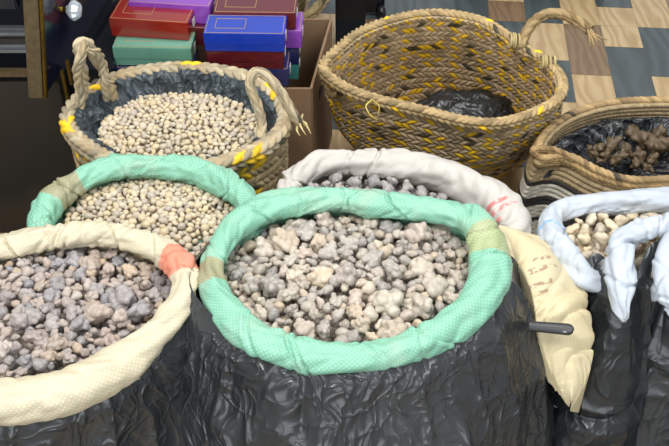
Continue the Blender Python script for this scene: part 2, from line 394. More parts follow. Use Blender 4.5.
# leaf-by-leaf plaiting laid over a surface: u counts leaves, v counts rows
YEL = hexc('ffd02a'); JUTE = hexc('a08a68')
def plait(U, V, ncol, slant=.9, alt=True, twist=False):
    row = np.floor(V).astype(int); fv = V - row
    d = np.where(row % 2 == 0, 1, -1) if alt else 1
    s = U + d * (fv - .5) * slant + np.where(row % 2 == 0, 0, .5); cell = np.floor(s).astype(int); fs = s - cell
    h = np.clip(1 - (2 * fs - 1) ** 2, 0, 1) ** .5 * np.clip(np.sin(math.pi * fv), 0, 1) ** .35
    if not alt and twist: h = .75 * np.sqrt(np.clip(np.sin(math.pi * fv), 0, 1)) + .25 * h
    return h, cell % ncol, row
def straw_colours(cell, row, base, yprob, seed, dark=.03, period=(11, 10), pale=.35):
    hsh = _h(cell * 7 + seed, row * 13 + 5, 3); h2 = _h(cell * 3 + 1, row * 5 + seed, 11)
    k = (.55 + .75 * hsh)[..., None]; c = np.array(base) * k
    c = np.where((h2 < pale * .5)[..., None], c * .5 + np.array(hexc('b49c74')) * .5, c)
    if period == 'flecks':
        y = (((cell + 2 * row) % 8 < 1) | ((cell - 2 * row) % 8 < 1)) & (h2 > 1 - yprob) | (h2 > .95)
        c = np.where(y[..., None], np.array(YEL) * (.85 + .3 * hsh)[..., None], c)
        return np.where((_h(cell + 91, row * 3 + seed, 2) < dark)[..., None], np.array(hexc('4a4638')), c)
    dm = np.abs(np.abs(cell % period[0] - period[0] / 2 + .5) + np.abs(row % period[1] - period[1] / 2 + .5) - 4) < .8
    dm2 = np.abs((cell % period[0]) - (period[0] // 2)) + np.abs((row % period[1]) - period[1] // 2) < 1.2
    y = (dm & (hsh > 1 - yprob)) | (dm2 & (h2 > .35) & (yprob > 0)) | ((h2 > .975) & (yprob > 0))
    c = np.where(y[..., None], np.array(YEL) * (.8 + .3 * h2)[..., None], c)
    c = np.where((_h(cell + 91, row * 3 + seed, 2) < dark)[..., None], np.array(hexc('4a4638')), c)
    return c
def basket_wall(name, rim, base, ncol, nrow, t, amp, colf, mat, parent, bulge=.02, sub=(6, 5), slant=.9, alt=True, vin=None, mid=None, twist=False):
    """outer wall, over the rim, inner wall and floor as one plaited skin. rim/base: (n,3) closed paths of n = ncol*sub"""
    n = ncol * sub[0]; m = nrow * sub[1]
    v = np.linspace(0, 1, m + 1)
    def surf(off):
        w = v[None, :, None]
        p = base[:, None] * (1 - w) + rim[:, None] * w
        c = (base.mean(0)[None, None] * (1 - w) + rim.mean(0)[None, None] * w)
        d = (p - c) * [1, 1, 0]; ln = np.linalg.norm(d, axis=-1, keepdims=True) + 1e-9
        p = p + d / ln * (bulge * np.sin(math.pi * w) + off)
        if mid is not None: p = p + mid(p, w, d / ln)
        return p, d / ln
    U = (np.arange(n) / sub[0])[:, None]; V = v[None, :] * nrow
    h, cell, row = plait(U + 0 * V, V + 0 * U, ncol, slant, alt, twist)
    po, no = surf(0.0); po = po + no * (h * amp)[..., None]
    pi, ni = surf(-t); pi = pi - ni * (h * amp)[..., None]
    co = colf(cell, row); cin = colf((cell + 3) % ncol, row + 31)
    pts = np.concatenate([po, pi[:, ::-1]], 1); col = np.concatenate([co, cin[:, ::-1]], 1)
    c = base.mean(0); fl = np.stack([base * (1 - k) + c * k for k in (.15, .5, .85, .999)], 1); fl[..., 2] += .008
    pts = np.concatenate([pts, fl], 1); col = np.concatenate([col, np.broadcast_to(col[:, -1:], (n, 4, 3))], 1)
    return grid(name, pts, mat, parent, True, False, col)
def braid(name, ctrl3, rad, mat, parent, closed=False, pitch=.014, rows=4, amp=.0025, base=(.5, .42, .3), yprob=0.0, seed=0, slant=1.2, alt=True, up=(0, 0, 1), nv=32, squash=1.0, pale=.35):
    c = np.array(ctrl3, float)
    if c.shape[1] == 3: c = np.c_[c, np.full(len(c), rad)]
    _, _, L = spline(c, 50, closed); ncol = max(3, int(L / pitch)); nu = ncol * 6
    pr, arc, L = spline(c, nu, closed); path, r = pr[:, :3], pr[:, 3]
    pts, N, th = tube_pts(path, r, closed, nv, squash, up)
    U = np.arange(nu)[:, None] / 6 + 0 * th[None]; V = th[None] / (2 * math.pi) * rows + 0 * U
    h, cell, row = plait(U, V, ncol, slant, alt); pts = pts + N * ((h - .5) * amp)[..., None]
    col = straw_colours(cell, row, base, yprob, seed, pale=pale)
    return grid(name, pts, mat, parent, closed, True, col, flip=True), path

# ================================================================ THE SETTING
def wood(name, a, b, s=1.0):
    t = NT(name, .32, 0, .5); o = t.obj()
    w = t.n('ShaderNodeTexWave', {'Vector': t.n('ShaderNodeMapping', {'Vector': o, 'Scale': (1, .28, 1)}).outputs[0], 'Scale': 9 * s, 'Distortion': 11.0, 'Detail': 2.0, 'Detail Scale': 1.4}).outputs[1]
    n = t.noise(3, o, 3)
    t.col(t.mix(n, t.mix(w, a, b), t.mix(.35, a, b))); t.b.inputs['Coat Weight'].default_value = .3; return t.m
M_f = [wood('pale_wood_tile', hexc('cfb68c'), hexc('a5875c')), wood('brown_wood_tile', hexc('92795c'), hexc('6a543f'), 1.3), wood('slate_tile', hexc('566062'), hexc('3d4546'), .7)]
M_grout = plain('grout', hexc('8d8a80'), .7)
def build_floor():
    V = []; Q = []; MI = []
    a = -math.radians(5.1); ca, sa = math.cos(a), math.sin(a)
    def rect(x0, x1, y0, y1, m, z=.0015):
        k = len(V)
        for x, y in ((x0, y0), (x1, y0), (x1, y1), (x0, y1)): V.append((x * ca - y * sa, x * sa + y * ca, z))
        Q.append((k, k + 1, k + 2, k + 3)); MI.append(m)
    # seams measured on the tiles beyond the baskets; 0 pale, 1 brown, 2 slate
    cols = {0: [(2.30, 2.59, 1), (2.59, 2.665, 0), (2.665, 2.888, 2), (2.888, 3.02, 1), (3.02, 3.16, 0)],
            1: [(2.44, 2.665, 2), (2.665, 2.888, 0), (2.888, 3.05, 2), (3.05, 3.2, 1)],
            2: [(2.30, 2.59, 0), (2.59, 2.888, 1), (2.888, 3.12, 0)],
            3: [(2.44, 2.76, 2), (2.76, 2.888, 0), (2.888, 3.01, 0), (3.01, 3.12, 2)],
            4: [(2.30, 2.60, 0), (2.60, 2.888, 2), (2.888, 3.15, 0)]}
    rs = np.random.default_rng(5)
    for c in range(-26, 28):
        x0 = .36 + (c - 1) * .1175; x1 = x0 + .1165; y = 0.25; last = -1; ex = cols.get(c, [])
        while y < 4.6:
            hit = [e for e in ex if e[0] <= y + 1e-6 < e[1]]
            if hit: e = hit[0]; rect(x0, x1, e[0], e[1] - .001, e[2]); y = e[1]; continue
            ln = rs.choice([.118, .16, .22, .28]); y1 = y + ln
            nxt = [e[0] for e in ex if y < e[0] < y1]
            if nxt: y1 = nxt[0]
            m = int(rs.choice([k for k in (0, 1, 2, 2, 0) if k != last])); last = m
            rect(x0, x1, y, y1 - .001, m); y = y1
    k = len(V); V.extend([(-6, -1, 0), (6, -1, 0), (6, 7, 0), (-6, 7, 0)]); Q.append((k, k + 1, k + 2, k + 3)); MI.append(3)
    me = mesh_np('floor', V, Q, False, mi=np.array(MI))
    for m in M_f + [M_grout]: me.materials.append(m)
    tag(link('floor', me, None), kind='structure')
build_floor()

# ---------------------------------------------------------------- black cabinet on the left
M_gloss = NT('black_gloss', .13, 0, .5); M_gloss.col(M_gloss.mix(M_gloss.noise(3, detail=4), (.006, .007, .010), (.012, .013, .018))); M_gloss = M_gloss.m
M_navy = NT('navy_gloss', .12, 0, .6); M_navy.col(M_navy.mix(M_navy.noise(5), (.006, .008, .022), (.012, .014, .035))); M_navy = M_navy.m
M_gold = NT('worn_gold', .38, 1); M_gold.col(M_gold.mix(M_gold.noise(60, detail=5), hexc('a98a3e'), hexc('4a3a18'))); M_gold = M_gold.m
M_edge = NT('raw_board_edge', .6); M_edge.col(M_edge.mix(M_edge.noise(80, detail=5), hexc('6e5c3c'), hexc('2c2412'))); M_edge = M_edge.m
M_steel = plain('steel_runner', hexc('8d9194'), .35, .9)
M_brownrefl = NT('brown_reflection_panel', .28, .75); M_brownrefl.col(M_brownrefl.mix(M_brownrefl.noise(2), (.10, .088, .068), (.022, .023, .026))); M_brownrefl = M_brownrefl.m  # glossy black panel, with a brown reflection painted into its base colour

yc = 1.82
cab = empty('cabinet', (-1.1, yc, 0), 'glossy black cabinet with one door hanging open and a steel drawer runner', 'cabinet')
xr = PY(66, 120, yc)[0]
z_shelf = PY(10, 75, yc)[2]
box('base_panel', ((-2.2 + xr) / 2, yc + .03, z_shelf / 2 - .01), (xr + 2.2, .05, z_shelf - .02), M_brownrefl, cab, .001)
box('carcass', ((-2.2 + xr + .1) / 2, yc + .36, (z_shelf - .03) / 2), (xr + 2.3, .58, z_shelf - .032), M_gloss, cab, .002)
box('shelf_edge', ((-2.2 + xr - .06) / 2, yc + .01, z_shelf), (xr + 2.2 - .06, .02, .012), M_edge, cab, .001)
box('back_panel', ((-2.2 + xr) / 2, yc + .60, .70), (xr + 2.2, .02, .80), M_gloss, cab, .001)
zr = PY(14, 40, yc + .04)[2]
dr = box('drawer_runner', (-.58 - .50, yc + .05, zr), (.88, .02, .052), M_steel, cab, .003)
box('rail', (-.58 - .50, yc + .035, zr + .021), (.88, .018, .007), M_steel, dr, .002)
box('rail', (-.58 - .50, yc + .035, zr - .021), (.88, .018, .007), M_steel, dr, .002)
box('rail_slot', (-.58 - .50, yc + .038, zr), (.86, .008, .018), M_gloss, dr, .002)
box('drawer_front', (-1.15, yc + .03, PY(14, 8, yc)[2] + .03), (1.0, .03, .085), M_gloss, cab, .003)
# the door: swung towards us, we see its face and the raw board edge
a0 = P(43, 94, .45); a1 = P(108, -6, .45)
dv = a1 - a0; dl = np.linalg.norm(dv[:2]); ang = math.atan2(dv[1], dv[0]); hd = .75; dl2 = .50
bm = bmesh.new(); box_bm(bm, (a0[0] + math.cos(ang) * dl2 / 2, a0[1] + math.sin(ang) * dl2 / 2, .45 + hd / 2), (dl2, .016, hd), Matrix.Rotation(ang, 4, 'Z'))
door = bm_obj('door', bm, M_navy, cab, .0015)
bm = bmesh.new(); box_bm(bm, (a0[0] - math.cos(ang) * .004 - .012, a0[1] - .006, .45 + hd / 2 - .003), (.030, .012, hd), Matrix.Rotation(ang * 0, 4, 'Z'))
bm_obj('board_edge', bm, M_edge, door, .001)
bm = bmesh.new(); box_bm(bm, (a0[0] + .008, a0[1] - .008, .45 + hd / 2 - .003), (.006, .014, hd))
bm_obj('gold_edge_strip', bm, M_gold, door, .001)
for o_ in [o for o in bpy.data.objects if o.name.split('.')[0] in ('door', 'board_edge', 'gold_edge_strip')]:   # the old door hangs out of true
    for v in o_.data.vertices: v.co.x += .15 * (v.co.z - .45)
# crystal knob on a brass stem
kf = .22; kp = np.array([a0[0] + math.cos(ang) * .10, a0[1] + math.sin(ang) * .10, 0]); 
kn = np.array([math.sin(ang), -math.cos(ang), 0])
kz = PY(62, 9, kp[1])[2]; kp[0] += .15 * (kz - .45)
def lathe(name, prof, origin, axis, mat, parent, n=20, smooth=True):
    ax = Vector(axis).normalized(); q = Vector((0, 0, 1)).rotation_difference(ax); pr = np.array(prof)
    th = np.linspace(0, 2 * math.pi, n, endpoint=False)
    pts = np.stack([pr[None, :, 0] * np.cos(th)[:, None], pr[None, :, 0] * np.sin(th)[:, None], np.broadcast_to(pr[None, :, 1], (n, len(pr)))], -1)
    R = np.array(q.to_matrix()); pts = pts @ R.T + np.array(origin)
    return grid(name, pts, mat, parent, True, False, smooth=smooth)
ko = (kp[0], kp[1], kz)
stem = lathe('knob', [(.0001, .0), (.013, .0), (.013, .004), (.006, .007), (.0055, .018), (.010, .022), (.0001, .024)], ko, kn, M_gold, door)
M_glass = NT('cut_crystal', .03, 0, .8); M_glass.col((.85, .92, .98)); M_glass.b.inputs['Transmission Weight'].default_value = .55; M_glass.b.inputs['IOR'].default_value = 1.6; M_glass = M_glass.m
lathe('crystal', [(.0001, .021), (.010, .022), (.020, .031), (.022, .038), (.015, .048), (.0001, .052)], ko, kn, M_glass, stem, 9, False)
# brass hinge leaves on the cabinet side below the door
for (px0, py0, py1) in ((67, 60, 84), (62, 70, 105)):
    A = PY(px0, py0, yc - .012); B = PY(px0 + 1, py1, yc - .012)
    bm = bmesh.new(); box_bm(bm, (A[0], yc - .012, (A[2] + B[2]) / 2), (.007, .01, A[2] - B[2])); bm_obj('brass_strip', bm, M_gold, cab, .001)

# ---------------------------------------------------------------- black table leg and plinth seen beyond
tb = empty('table', P(352, 60, 0), 'black table leg on the tiled floor behind the big basket', 'table')
yl = P(350, 52, 0)[1]; xa, xb = PY(334, 25, yl)[0], PY(367, 25, yl)[0]
bm = bmesh.new(); vs = box_bm(bm, ((xa + xb) / 2, yl + .05, .36), (xb - xa, .080, .72))
for v in vs:
    if v.co.z < .1: v.co.x = (xa + xb) / 2 + (v.co.x - (xa + xb) / 2) * .9
leg = bm_obj('leg', bm, M_gloss, tb, .006)
f0 = P(367, 12, .02); f1 = P(383, 12, .02)
box('foot_rail', ((f0[0] + f1[0]) / 2 - .01, f0[1] + .03, .045), (f1[0] - f0[0] + .03, .045, .07), M_gloss, tb, .008)
c = P(381, 12, .022); lathe('caster', [(.0001, -.012), (.017, -.012), (.022, -.006), (.022, .006), (.017, .012), (.0001, .012)], c, (1, .2, 0), M_gloss, tb)
c = P(530, -3, 0); pl = box('display_plinth', (c[0], c[1] + .15, .06), (.50, .30, .12), M_gloss, None, .004)
tag(pl, 'low black plinth at the far end of the tiled floor above the broken handle', 'plinth')

# ---------------------------------------------------------------- carton and incense boxes
M_card = NT('corrugated_card', .8); o_ = M_card.obj()
M_card.col(M_card.mix(M_card.noise(18, o_, 4), hexc('93775a'), hexc('7b6148'))); w_ = M_card.n('ShaderNodeTexWave', {'Vector': o_, 'Scale': 60.0}, bands_direction='Z').outputs[1]; M_card.bump(w_, .15, .001); M_card = M_card.m
ZC = .36
fr = P(311, 88, ZC); bk = P(331, 19, ZC); fl_ = P(98, 88, ZC)
yF, yB = fr[1], bk[1]; xL, xR = fl_[0], fr[0]
car = empty('cardboard_carton', ((xL + xR) / 2, (yF + yB) / 2, 0), 'open brown cardboard carton holding the coloured incense boxes', 'carton')
T = .006
BLc, BRc, FLc, FRc = np.array((xL - .01, yB, 0)), np.array((bk[0], yB, 0)), np.array((xL, yF, 0)), np.array((xR, yF, 0))
def panel(nm, a, b):
    d = b - a; n_ = np.array((d[1], -d[0], 0)); n_ = n_ / np.linalg.norm(n_) * T / 2
    bm = bmesh.new(); q = []
    for z in (.004, ZC):
        for p in (a - n_, b - n_, b + n_, a + n_): q.append(bm.verts.new((p[0], p[1], z)))
    for f in ((3, 2, 1, 0), (4, 5, 6, 7), (0, 1, 5, 4), (1, 2, 6, 5), (2, 3, 7, 6), (3, 0, 4, 7)): bm.faces.new([q[k] for k in f])
    return bm_obj(nm, bm, M_card, car, .0008)
panel('front_wall', FLc, FRc); panel('back_wall', BRc, BLc); panel('side_wall', BLc, FLc); sw = panel('side_wall', FRc, BRc)
box('bottom', ((xL + xR) / 2, (yF + yB) / 2, .006), (xR - xL - T, yB - yF - T, .006), M_card, car, .001)
M_void = plain('hand_hole_shade', hexc('2c2118'), .9)  # dark tone painted for the shade inside the hand hole; the wall is uncut
hc_ = FRc + (BRc - FRc) * .4; box('painted_hand_hole', (hc_[0] + .0035, hc_[1], .28), (.002, .070, .024), M_void, sw, .0, math.atan2(BRc[1] - FRc[1], BRc[0] - FRc[0]) - math.pi / 2)
M_gilt = plain('gilt_line', hexc('c9a673'), .35, .5)
def shrink(name, c):
    t = NT(name, .22, 0, .6); n = t.noise(25, detail=4); t.col(t.mix(n, tuple(x * .85 for x in c), tuple(min(1, x * 1.15) for x in c)))
    t.b.inputs['Coat Weight'].default_value = .8; t.b.inputs['Coat Roughness'].default_value = .06
    t.bump(t.noise(40, detail=3), .25, .002); return t.m
BC = {'red': hexc('8e1f14'), 'maroon': hexc('5c1320'), 'blue': hexc('1238a8'), 'mint': hexc('6fa892'), 'purple': hexc('8a45b4'), 'navy': hexc('222a5e'), 'teal': hexc('4e9a90')}
BM = {k: shrink(k + '_wrapped_card', v) for k, v in BC.items()}
M_white_lbl = plain('white_label', hexc('d8d4cc'), .5)
def incense(px, py, z, w, d, h, rot, colr, label):
    """px,py = front-left corner of the lid, at height z"""
    p = P(px, py, z); R = Matrix.Rotation(rot, 4, 'Z'); O = Matrix.Translation((p[0], p[1], z - h)) @ R
    t = empty('incense_box', (p[0], p[1], z - h), label, 'box', 'wrapped incense boxes in the carton')
    def bx(nm, c, s, m, par, bv=.0012):
        bm = bmesh.new(); vs = box_bm(bm, c, s); bmesh.ops.transform(bm, matrix=O, verts=bm.verts[:]); return bm_obj(nm, bm, m, par, bv)
    bx('tray', (w / 2, d / 2, h * .40), (w - .002, d - .002, h * .80), BM[colr], t)
    ld = bx('lid', (w / 2, d / 2, h * .68), (w, d, h * .64), BM[colr], t)
    m = .004; e = .0012                                    # gilt border lines round the lid top and the framed title panel
    def frame(x0, y0, x1, y1, par, nm):
        bm = bmesh.new()
        for c, s in (((x0 + x1) / 2, y0, x1 - x0, e), ((x0 + x1) / 2, y1, x1 - x0, e)) and (((( x0 + x1) / 2, y0), (x1 - x0, e)), (((x0 + x1) / 2, y1), (x1 - x0, e)), ((x0, (y0 + y1) / 2), (e, y1 - y0)), ((x1, (y0 + y1) / 2), (e, y1 - y0))):
            box_bm(bm, (c[0], c[1], h + .0003), (s[0], s[1], .0008))
        bmesh.ops.transform(bm, matrix=O, verts=bm.verts[:]); return bm_obj(nm, bm, M_gilt, par)
    frame(m, m, w - m, d - m, ld, 'gilt_border')
    frame(w * .13, d * .28, w * .50, d * .78, ld, 'title_frame')
    bm = bmesh.new(); box_bm(bm, (w + .0004, d * .5, h * .45), (.0008, d * .22, h * .42)); bmesh.ops.transform(bm, matrix=O, verts=bm.verts[:])
    bm_obj('end_label', bm, M_white_lbl, t)
BW, BD, BH = .182, .092, .045
def hz(n): return .50 - .0455 * (3 - n)
rl = math.radians(-7); rr_ = math.radians(-1.5)
incense(203, 33.5, .50, .178, .084, .045, rr_, 'blue', 'shiny blue incense box on the top front of the right stack')
incense(206, 51, .4545, .172, BD, .045, rr_, 'maroon', 'dark maroon incense box directly under the blue one')
incense(222, 69, .409, .150, BD, .045, rr_, 'navy', 'navy incense box low in the right stack under the maroon ones')
incense(213, 12.5, .505, .186, BD, .040, rr_, 'maroon', 'dark maroon incense box with gilt frame behind the blue one')
incense(216, 30.5, .462, .194, BD, .044, rr_, 'purple', 'purple incense box behind the blue one, only its end showing')
incense(216, 47.5, .417, .190, BD, .044, rr_, 'navy', 'navy incense box behind the maroon one, under a purple end')
incense(216, 64, .372, .192, BD, .040, rr_, 'teal', 'teal incense box lowest at the back of the right stack')
incense(108.5, 18.5, .50, .180, BD + .012, .045, rl, 'red', 'red incense box on the top front of the left stack')
incense(112, 47, .4545, .176, BD + .004, .048, math.radians(-2), 'mint', 'pale mint incense box under the red one')
incense(115, 68, .405, .176, BD, .045, math.radians(-2), 'navy', 'navy incense box under the mint one')
incense(128, 2, .51, .188, BD + .02, .045, rl, 'purple', 'purple incense box behind the red one')
incense(128, 24, .464, .188, BD, .045, rl, 'maroon', 'maroon incense box under the purple one on the left stack')

# straw handle end of some basket beyond the carton
sb = empty('straw_basket', (-.24, 2.80, 0), 'plaited straw basket behind the cardboard carton, only its drooping handle in view', 'basket')
tt = np.linspace(0, 2 * math.pi, 60 * 4, endpoint=False)
basket_wall('plaited_wall', np.array([(-.24 + .15 * math.cos(t), 2.80 + .15 * math.sin(t), .28) for t in tt]), np.array([(-.24 + .12 * math.cos(t), 2.80 + .12 * math.sin(t), .004) for t in tt]), 60, 14, .010, .005, lambda c, r: straw_colours(c, r, hexc('8d7d58'), 0, 2), M_straw, sb, .02, (4, 5))
braid('handle', [(-.12, 2.71, .28), (-.08, 2.66, .31), PY(325, -10, 2.62), PY(321, 3, 2.60), PY(312, 13, 2.58), PY(300, 19, 2.58), PY(290, 16, 2.60)], .014, M_straw, sb, pitch=.018, rows=4, base=hexc('8d7d58'), amp=.006)

# ================================================================ BIG STRAW BASKET
STR = hexc('cbb594')
rim_px = [(323, 66, .40), (338, 47, .41), (360, 30, .41), (391, 18, .41), (420, 12, .41), (450, 12, .41), (482, 19, .405), (503, 31, .395), (522, 45, .385), (545, 58, .38), (561, 76, .375), (560, 94, .37), (540, 108, .365), (503, 120, .36), (467, 119, .36), (422, 108, .365), (377, 97, .37), (345, 85, .385)]
bb = empty('straw_basket', P(443, 150, 0), 'large empty plaited straw basket with yellow flecks and a snapped handle', 'basket')
R3 = [P(a, b + 3, z) for a, b, z in rim_px]
ncol = 92; n = ncol * 8
rimp, _, _ = spline(R3, n, True)
bc = P(441, 152, 0); ang0 = [math.atan2(p[1] - rimp[:, 1].mean(), p[0] - rimp[:, 0].mean()) for p in rimp]
basep = np.array([(bc[0] + .205 * math.cos(t), bc[1] + .165 * math.sin(t), .004) for t in ang0])
def dent(p, w, d): return d * (.010 * vn(p * 9)[..., None]) * np.sin(math.pi * w)
basket_wall('plaited_wall', rimp, basep, ncol, 21, .010, .0060, lambda c, r: straw_colours(c, r, STR, .85, 3, .045, 'flecks'), M_straw, bb, .028, (8, 8), slant=1.0, mid=dent)
braid('rim', [tuple(p) for p in R3], .0110, M_straw, bb, True, .0150, 4, .007, hexc('b59c70'), 0.06, 5, pale=.7)
braid('handle', [P(521, 47, .39), P(526, 33, .42), P(534, 22, .44), P(546, 14, .45), P(562, 14, .45), P(578, 21, .44), P(590, 30, .43)], .0115, M_straw, bb, False, .020, 3, .005, hexc('9c8155'), 0, 8, pale=.5)
def frays(pts_dirs, mat, parent, base, nm='loose_straw', r=.0016):
    for a, b in pts_dirs:
        mid_ = (np.array(a) + np.array(b)) / 2 + np.array([random.uniform(-.006, .006), random.uniform(-.006, .006), random.uniform(0, .008)])
        c = [(*a, r * 1.3), (*mid_, r), (*b, r * .4)]
        braid(nm, c, r, mat, parent, False, .02, 2, .0002, base, 0, 3, nv=6)
e0 = P(588, 29, .43)
frays([(e0 + [random.uniform(-.006, .006), random.uniform(-.008, .008), random.uniform(-.005, .005)], P(x, y, .425)) for x, y in ((604, 44), (607, 40), (599, 46), (594, 50), (602, 38), (590, 48), (597, 42))], M_straw, bb, hexc('a98f62'), r=.0028)
# worn binding at the two places where handles were sewn, a loose loop of straw
for (px, py, z, s) in ((516, 41, .40, 1), (547, 62, .385, .9)):
    c = P(px, py, z)
    for k in range(5):
        d = np.array([math.cos(k * 1.3), math.sin(k * 1.3), 0]) * .006 * s; q = c + d * .5
        tt = np.linspace(0, 2 * math.pi, 9)[:-1]
        ring = [tuple(q + np.array([.008 * k * s - .016 * s, .016 * math.cos(t) * s, .017 * math.sin(t) * s])) for t in tt]
        braid('binding', ring, .0028, M_straw, bb, True, .02, 2, .0003, hexc('b7a877'), 0, k, up=(1, 0, 0), nv=6)
braid('loose_loop', [P(341, 92, .37), P(333, 95, .34), P(327, 86, .36), P(324, 76, .39), P(330, 70, .40)], .0085, M_straw, bb, False, .018, 3, .005, hexc('8f7850'), 0, 4)
braid('loose_straw', [P(372, 100, .385), P(366, 106, .38), P(370, 115, .375), P(377, 120, .37)], .002, M_straw, bb, False, .02, 2, .0003, hexc('c9b45c'), 0, 4, nv=6)
braid('loose_straw', [P(372, 100, .385), P(379, 106, .38), P(378, 116, .37)], .0018, M_straw, bb, False, .02, 2, .0003, hexc('b7a04e'), 0, 4, nv=6)
# crumpled black bag lying in it
def crumpled(name, c, rx, ry, rz, mat, seed, sub=5):
    bm = bmesh.new(); bmesh.ops.create_icosphere(bm, subdivisions=sub, radius=1); me = bpy.data.meshes.new(name); bm.to_mesh(me); bm.free()
    v = np.array([x.co[:] for x in me.vertices])
    d = 1 + .22 * ridge(v * 2.3 + seed) * .8 + .12 * ridge(v * 5 + seed) + .05 * vn(v * 11 + seed)
    v = v * d[:, None] * [rx, ry, rz]; v[:, 2] = np.maximum(v[:, 2], -rz * .6); v += np.array(c)
    me.vertices.foreach_set('co', v.ravel()); me.polygons.foreach_set('use_smooth', np.ones(len(me.polygons), bool)); me.update()
    return link(name, me, mat)
c = P(465, 112, .17)
tag(crumpled('plastic_bag', c + [0, .0, -.02], .11, .08, .055, M_black, 4.0), 'crumpled black plastic bag inside the large empty straw basket', 'plastic bag')

# ================================================================ STRAW BASKET WITH CREAM GRANULES
gp = [(68, 121, .45), (75, 107, .455), (90, 94, .46), (112, 83, .465), (140, 75, .47), (184, 71, .475), (225, 75, .47), (250, 82, .465), (273, 97, .46), (284, 114, .455), (282, 132, .45), (262, 150, .445), (228, 164, .44), (190, 172, .44), (150, 171, .44), (112, 163, .44), (85, 147, .445), (72, 134, .445)]
gb = empty('straw_basket', (*P(180, 150, .2)[:2], 0), 'round plaited straw basket lined with dark plastic, full of cream resin', 'basket')
G3 = [P(a, b, z) for a, b, z in gp]
ncol = 80; n = ncol * 8; rimg, _, _ = spline(G3, n, True)
gc = rimg.mean(0); baseg = np.array([(gc[0] + .80 * (p[0] - gc[0]), gc[1] + .02 + .75 * (p[1] - gc[1]), .004) for p in rimg])
basket_wall('plaited_wall', rimg, baseg, ncol, 24, .010, .006, lambda c, r: straw_colours(c, r, hexc('b5a27c'), .6, 9, .05), M_straw, gb, .012, (8, 6))
braid('rim', [tuple(p + [0, 0, .003]) for p in G3], .0150, M_straw, gb, True, .019, 4, .009, hexc('b3a68a'), .55, 12, pale=.8)
braid('handle', [P(111, 98, .455), P(107, 82, .50), P(100, 64, .545), P(92, 49, .59), P(84, 43, .605), P(80, 50, .60), P(80, 68, .56), P(82, 86, .51), P(80, 108, .455)], .0135, M_straw, gb, False, .022, 4, .009, hexc('b3a68a'), 0, 3, pale=.7, squash=.6)
braid('handle', [P(260, 147, .445), P(262, 125, .47), P(257, 105, .51), P(250, 84, .55), P(256, 72, .57), P(268, 77, .56), P(281, 93, .53), P(292, 112, .49), P(300, 124, .46)], .0085, M_straw, gb, False, .024, 4, .005, hexc('b3a68a'), 0, 3, pale=.7)
e0 = P(299, 123, .462)
frays([(e0 + [random.uniform(-.004, .004)] * 3, P(x, y, .455)) for x, y in ((309, 131), (306, 135), (300, 136), (311, 134), (294, 117), (303, 114))], M_straw, gb, hexc('cbb981'), r=.0025)
frays([(P(78, 100, .46), P(x, y, .46)) for x, y in ((74, 96), (82, 106), (88, 99))], M_straw, gb, hexc('b3a88e'), r=.0025)
# liner
def shrinkp(path, k, z): c = path.mean(0); q = c + (path - c) * k; q = q.copy(); q[:, 2] = z; return q
def liner(name, rimpath, profile, mat, label, seed, amp=.007, nv=40, cat='plastic bag', thick=.0006):
    n = len(rimpath); s = np.linspace(0, 1, nv); pr = np.array(profile)      # (s, scale, dz)
    kk = np.interp(s, pr[:, 0], pr[:, 1]); dz = np.interp(s, pr[:, 0], pr[:, 2])
    c = rimpath.mean(0); d = rimpath - c
    pts = c + d[:, None] * kk[None, :, None] * [1, 1, 0]; pts[..., 2] = rimpath[:, None, 2] + dz
    an = np.linspace(0, 2 * math.pi, n, endpoint=False); X, Y_ = np.cos(an)[:, None] * 3.2, np.sin(an)[:, None] * 3.2; S = s[None]
    f = ridge(st(X * 2.2 + S * 2, Y_ * 2.2 - S * 2, S * 1.2 + seed)) + .6 * ridge(st(X * 5 - S * 4, Y_ * 5, S * 2.5 + seed)) + .08 * vn(st(X * 16, Y_ * 16, S * 14 + seed))
    u = d / np.linalg.norm(d, axis=1)[:, None]
    pts = pts - u[:, None] * (amp * np.clip(S * 5, .1, 1) * f)[..., None] + np.array([0, 0, 1.0]) * (amp * .5 * np.clip(S * 5, .1, 1) * f)[..., None]
    o = grid(name, pts, mat, None, True, False); return tag(o, label, cat)
liner('plastic_liner', spline(G3, 300, True)[0], [(0, .965, .012), (.12, .93, .012), (.45, .84, -.02), (.7, .72, -.055), (.85, .55, -.075), (1, .01, -.080)], M_liner, 'dark slate plastic sheet lining the basket of cream resin', 3, .009)

# ================================================================ ROPE BASKET
rp = [(541, 158, .29), (540, 142, .295), (556, 124, .30), (578, 112, .30), (606, 104, .30), (640, 101, .30), (680, 102, .30), (715, 112, .30), (735, 132, .30), (728, 158, .29), (700, 174, .285), (664, 180, .28), (628, 180, .28), (600, 172, .28), (572, 158, .285), (556, 157, .287)]
rb = empty('rope_basket', (*P(640, 180, .1)[:2], 0), 'low jute rope basket with black and white bands and a looped handle', 'basket')
RP = [P(a, b, z) for a, b, z in rp]
ncol = 130; n = ncol * 5; rimr, _, _ = spline(RP, n, True); rc = rimr.mean(0)
baser = np.array([(rc[0] + .93 * (p[0] - rc[0]), rc[1] + .01 + .90 * (p[1] - rc[1]), .004) for p in rimr])
def rope_col(cell, row):
    r = row % 31; k = (.78 + .4 * _h(cell, row, 4))[..., None]
    jute = np.array(hexc('ab9672')) * k; wh = np.array(hexc('c9c3b4')) * k; bl = np.array(hexc('26262a')) * k
    stripe = (r == 17) | (r == 13) | (r == 12) | (r == 8)
    return np.where((r >= 18)[..., None], jute, np.where(stripe[..., None], bl, wh))
basket_wall('coiled_rope_wall', rimr, baser, ncol, 23, .012, .008, rope_col, M_straw, rb, .030, (5, 7), slant=.8, alt=False, twist=True)
braid('rim', [tuple(p) for p in RP], .0095, M_straw, rb, True, .014, 2, .003, hexc('b09468'), 0, 2, slant=1.6, alt=False)
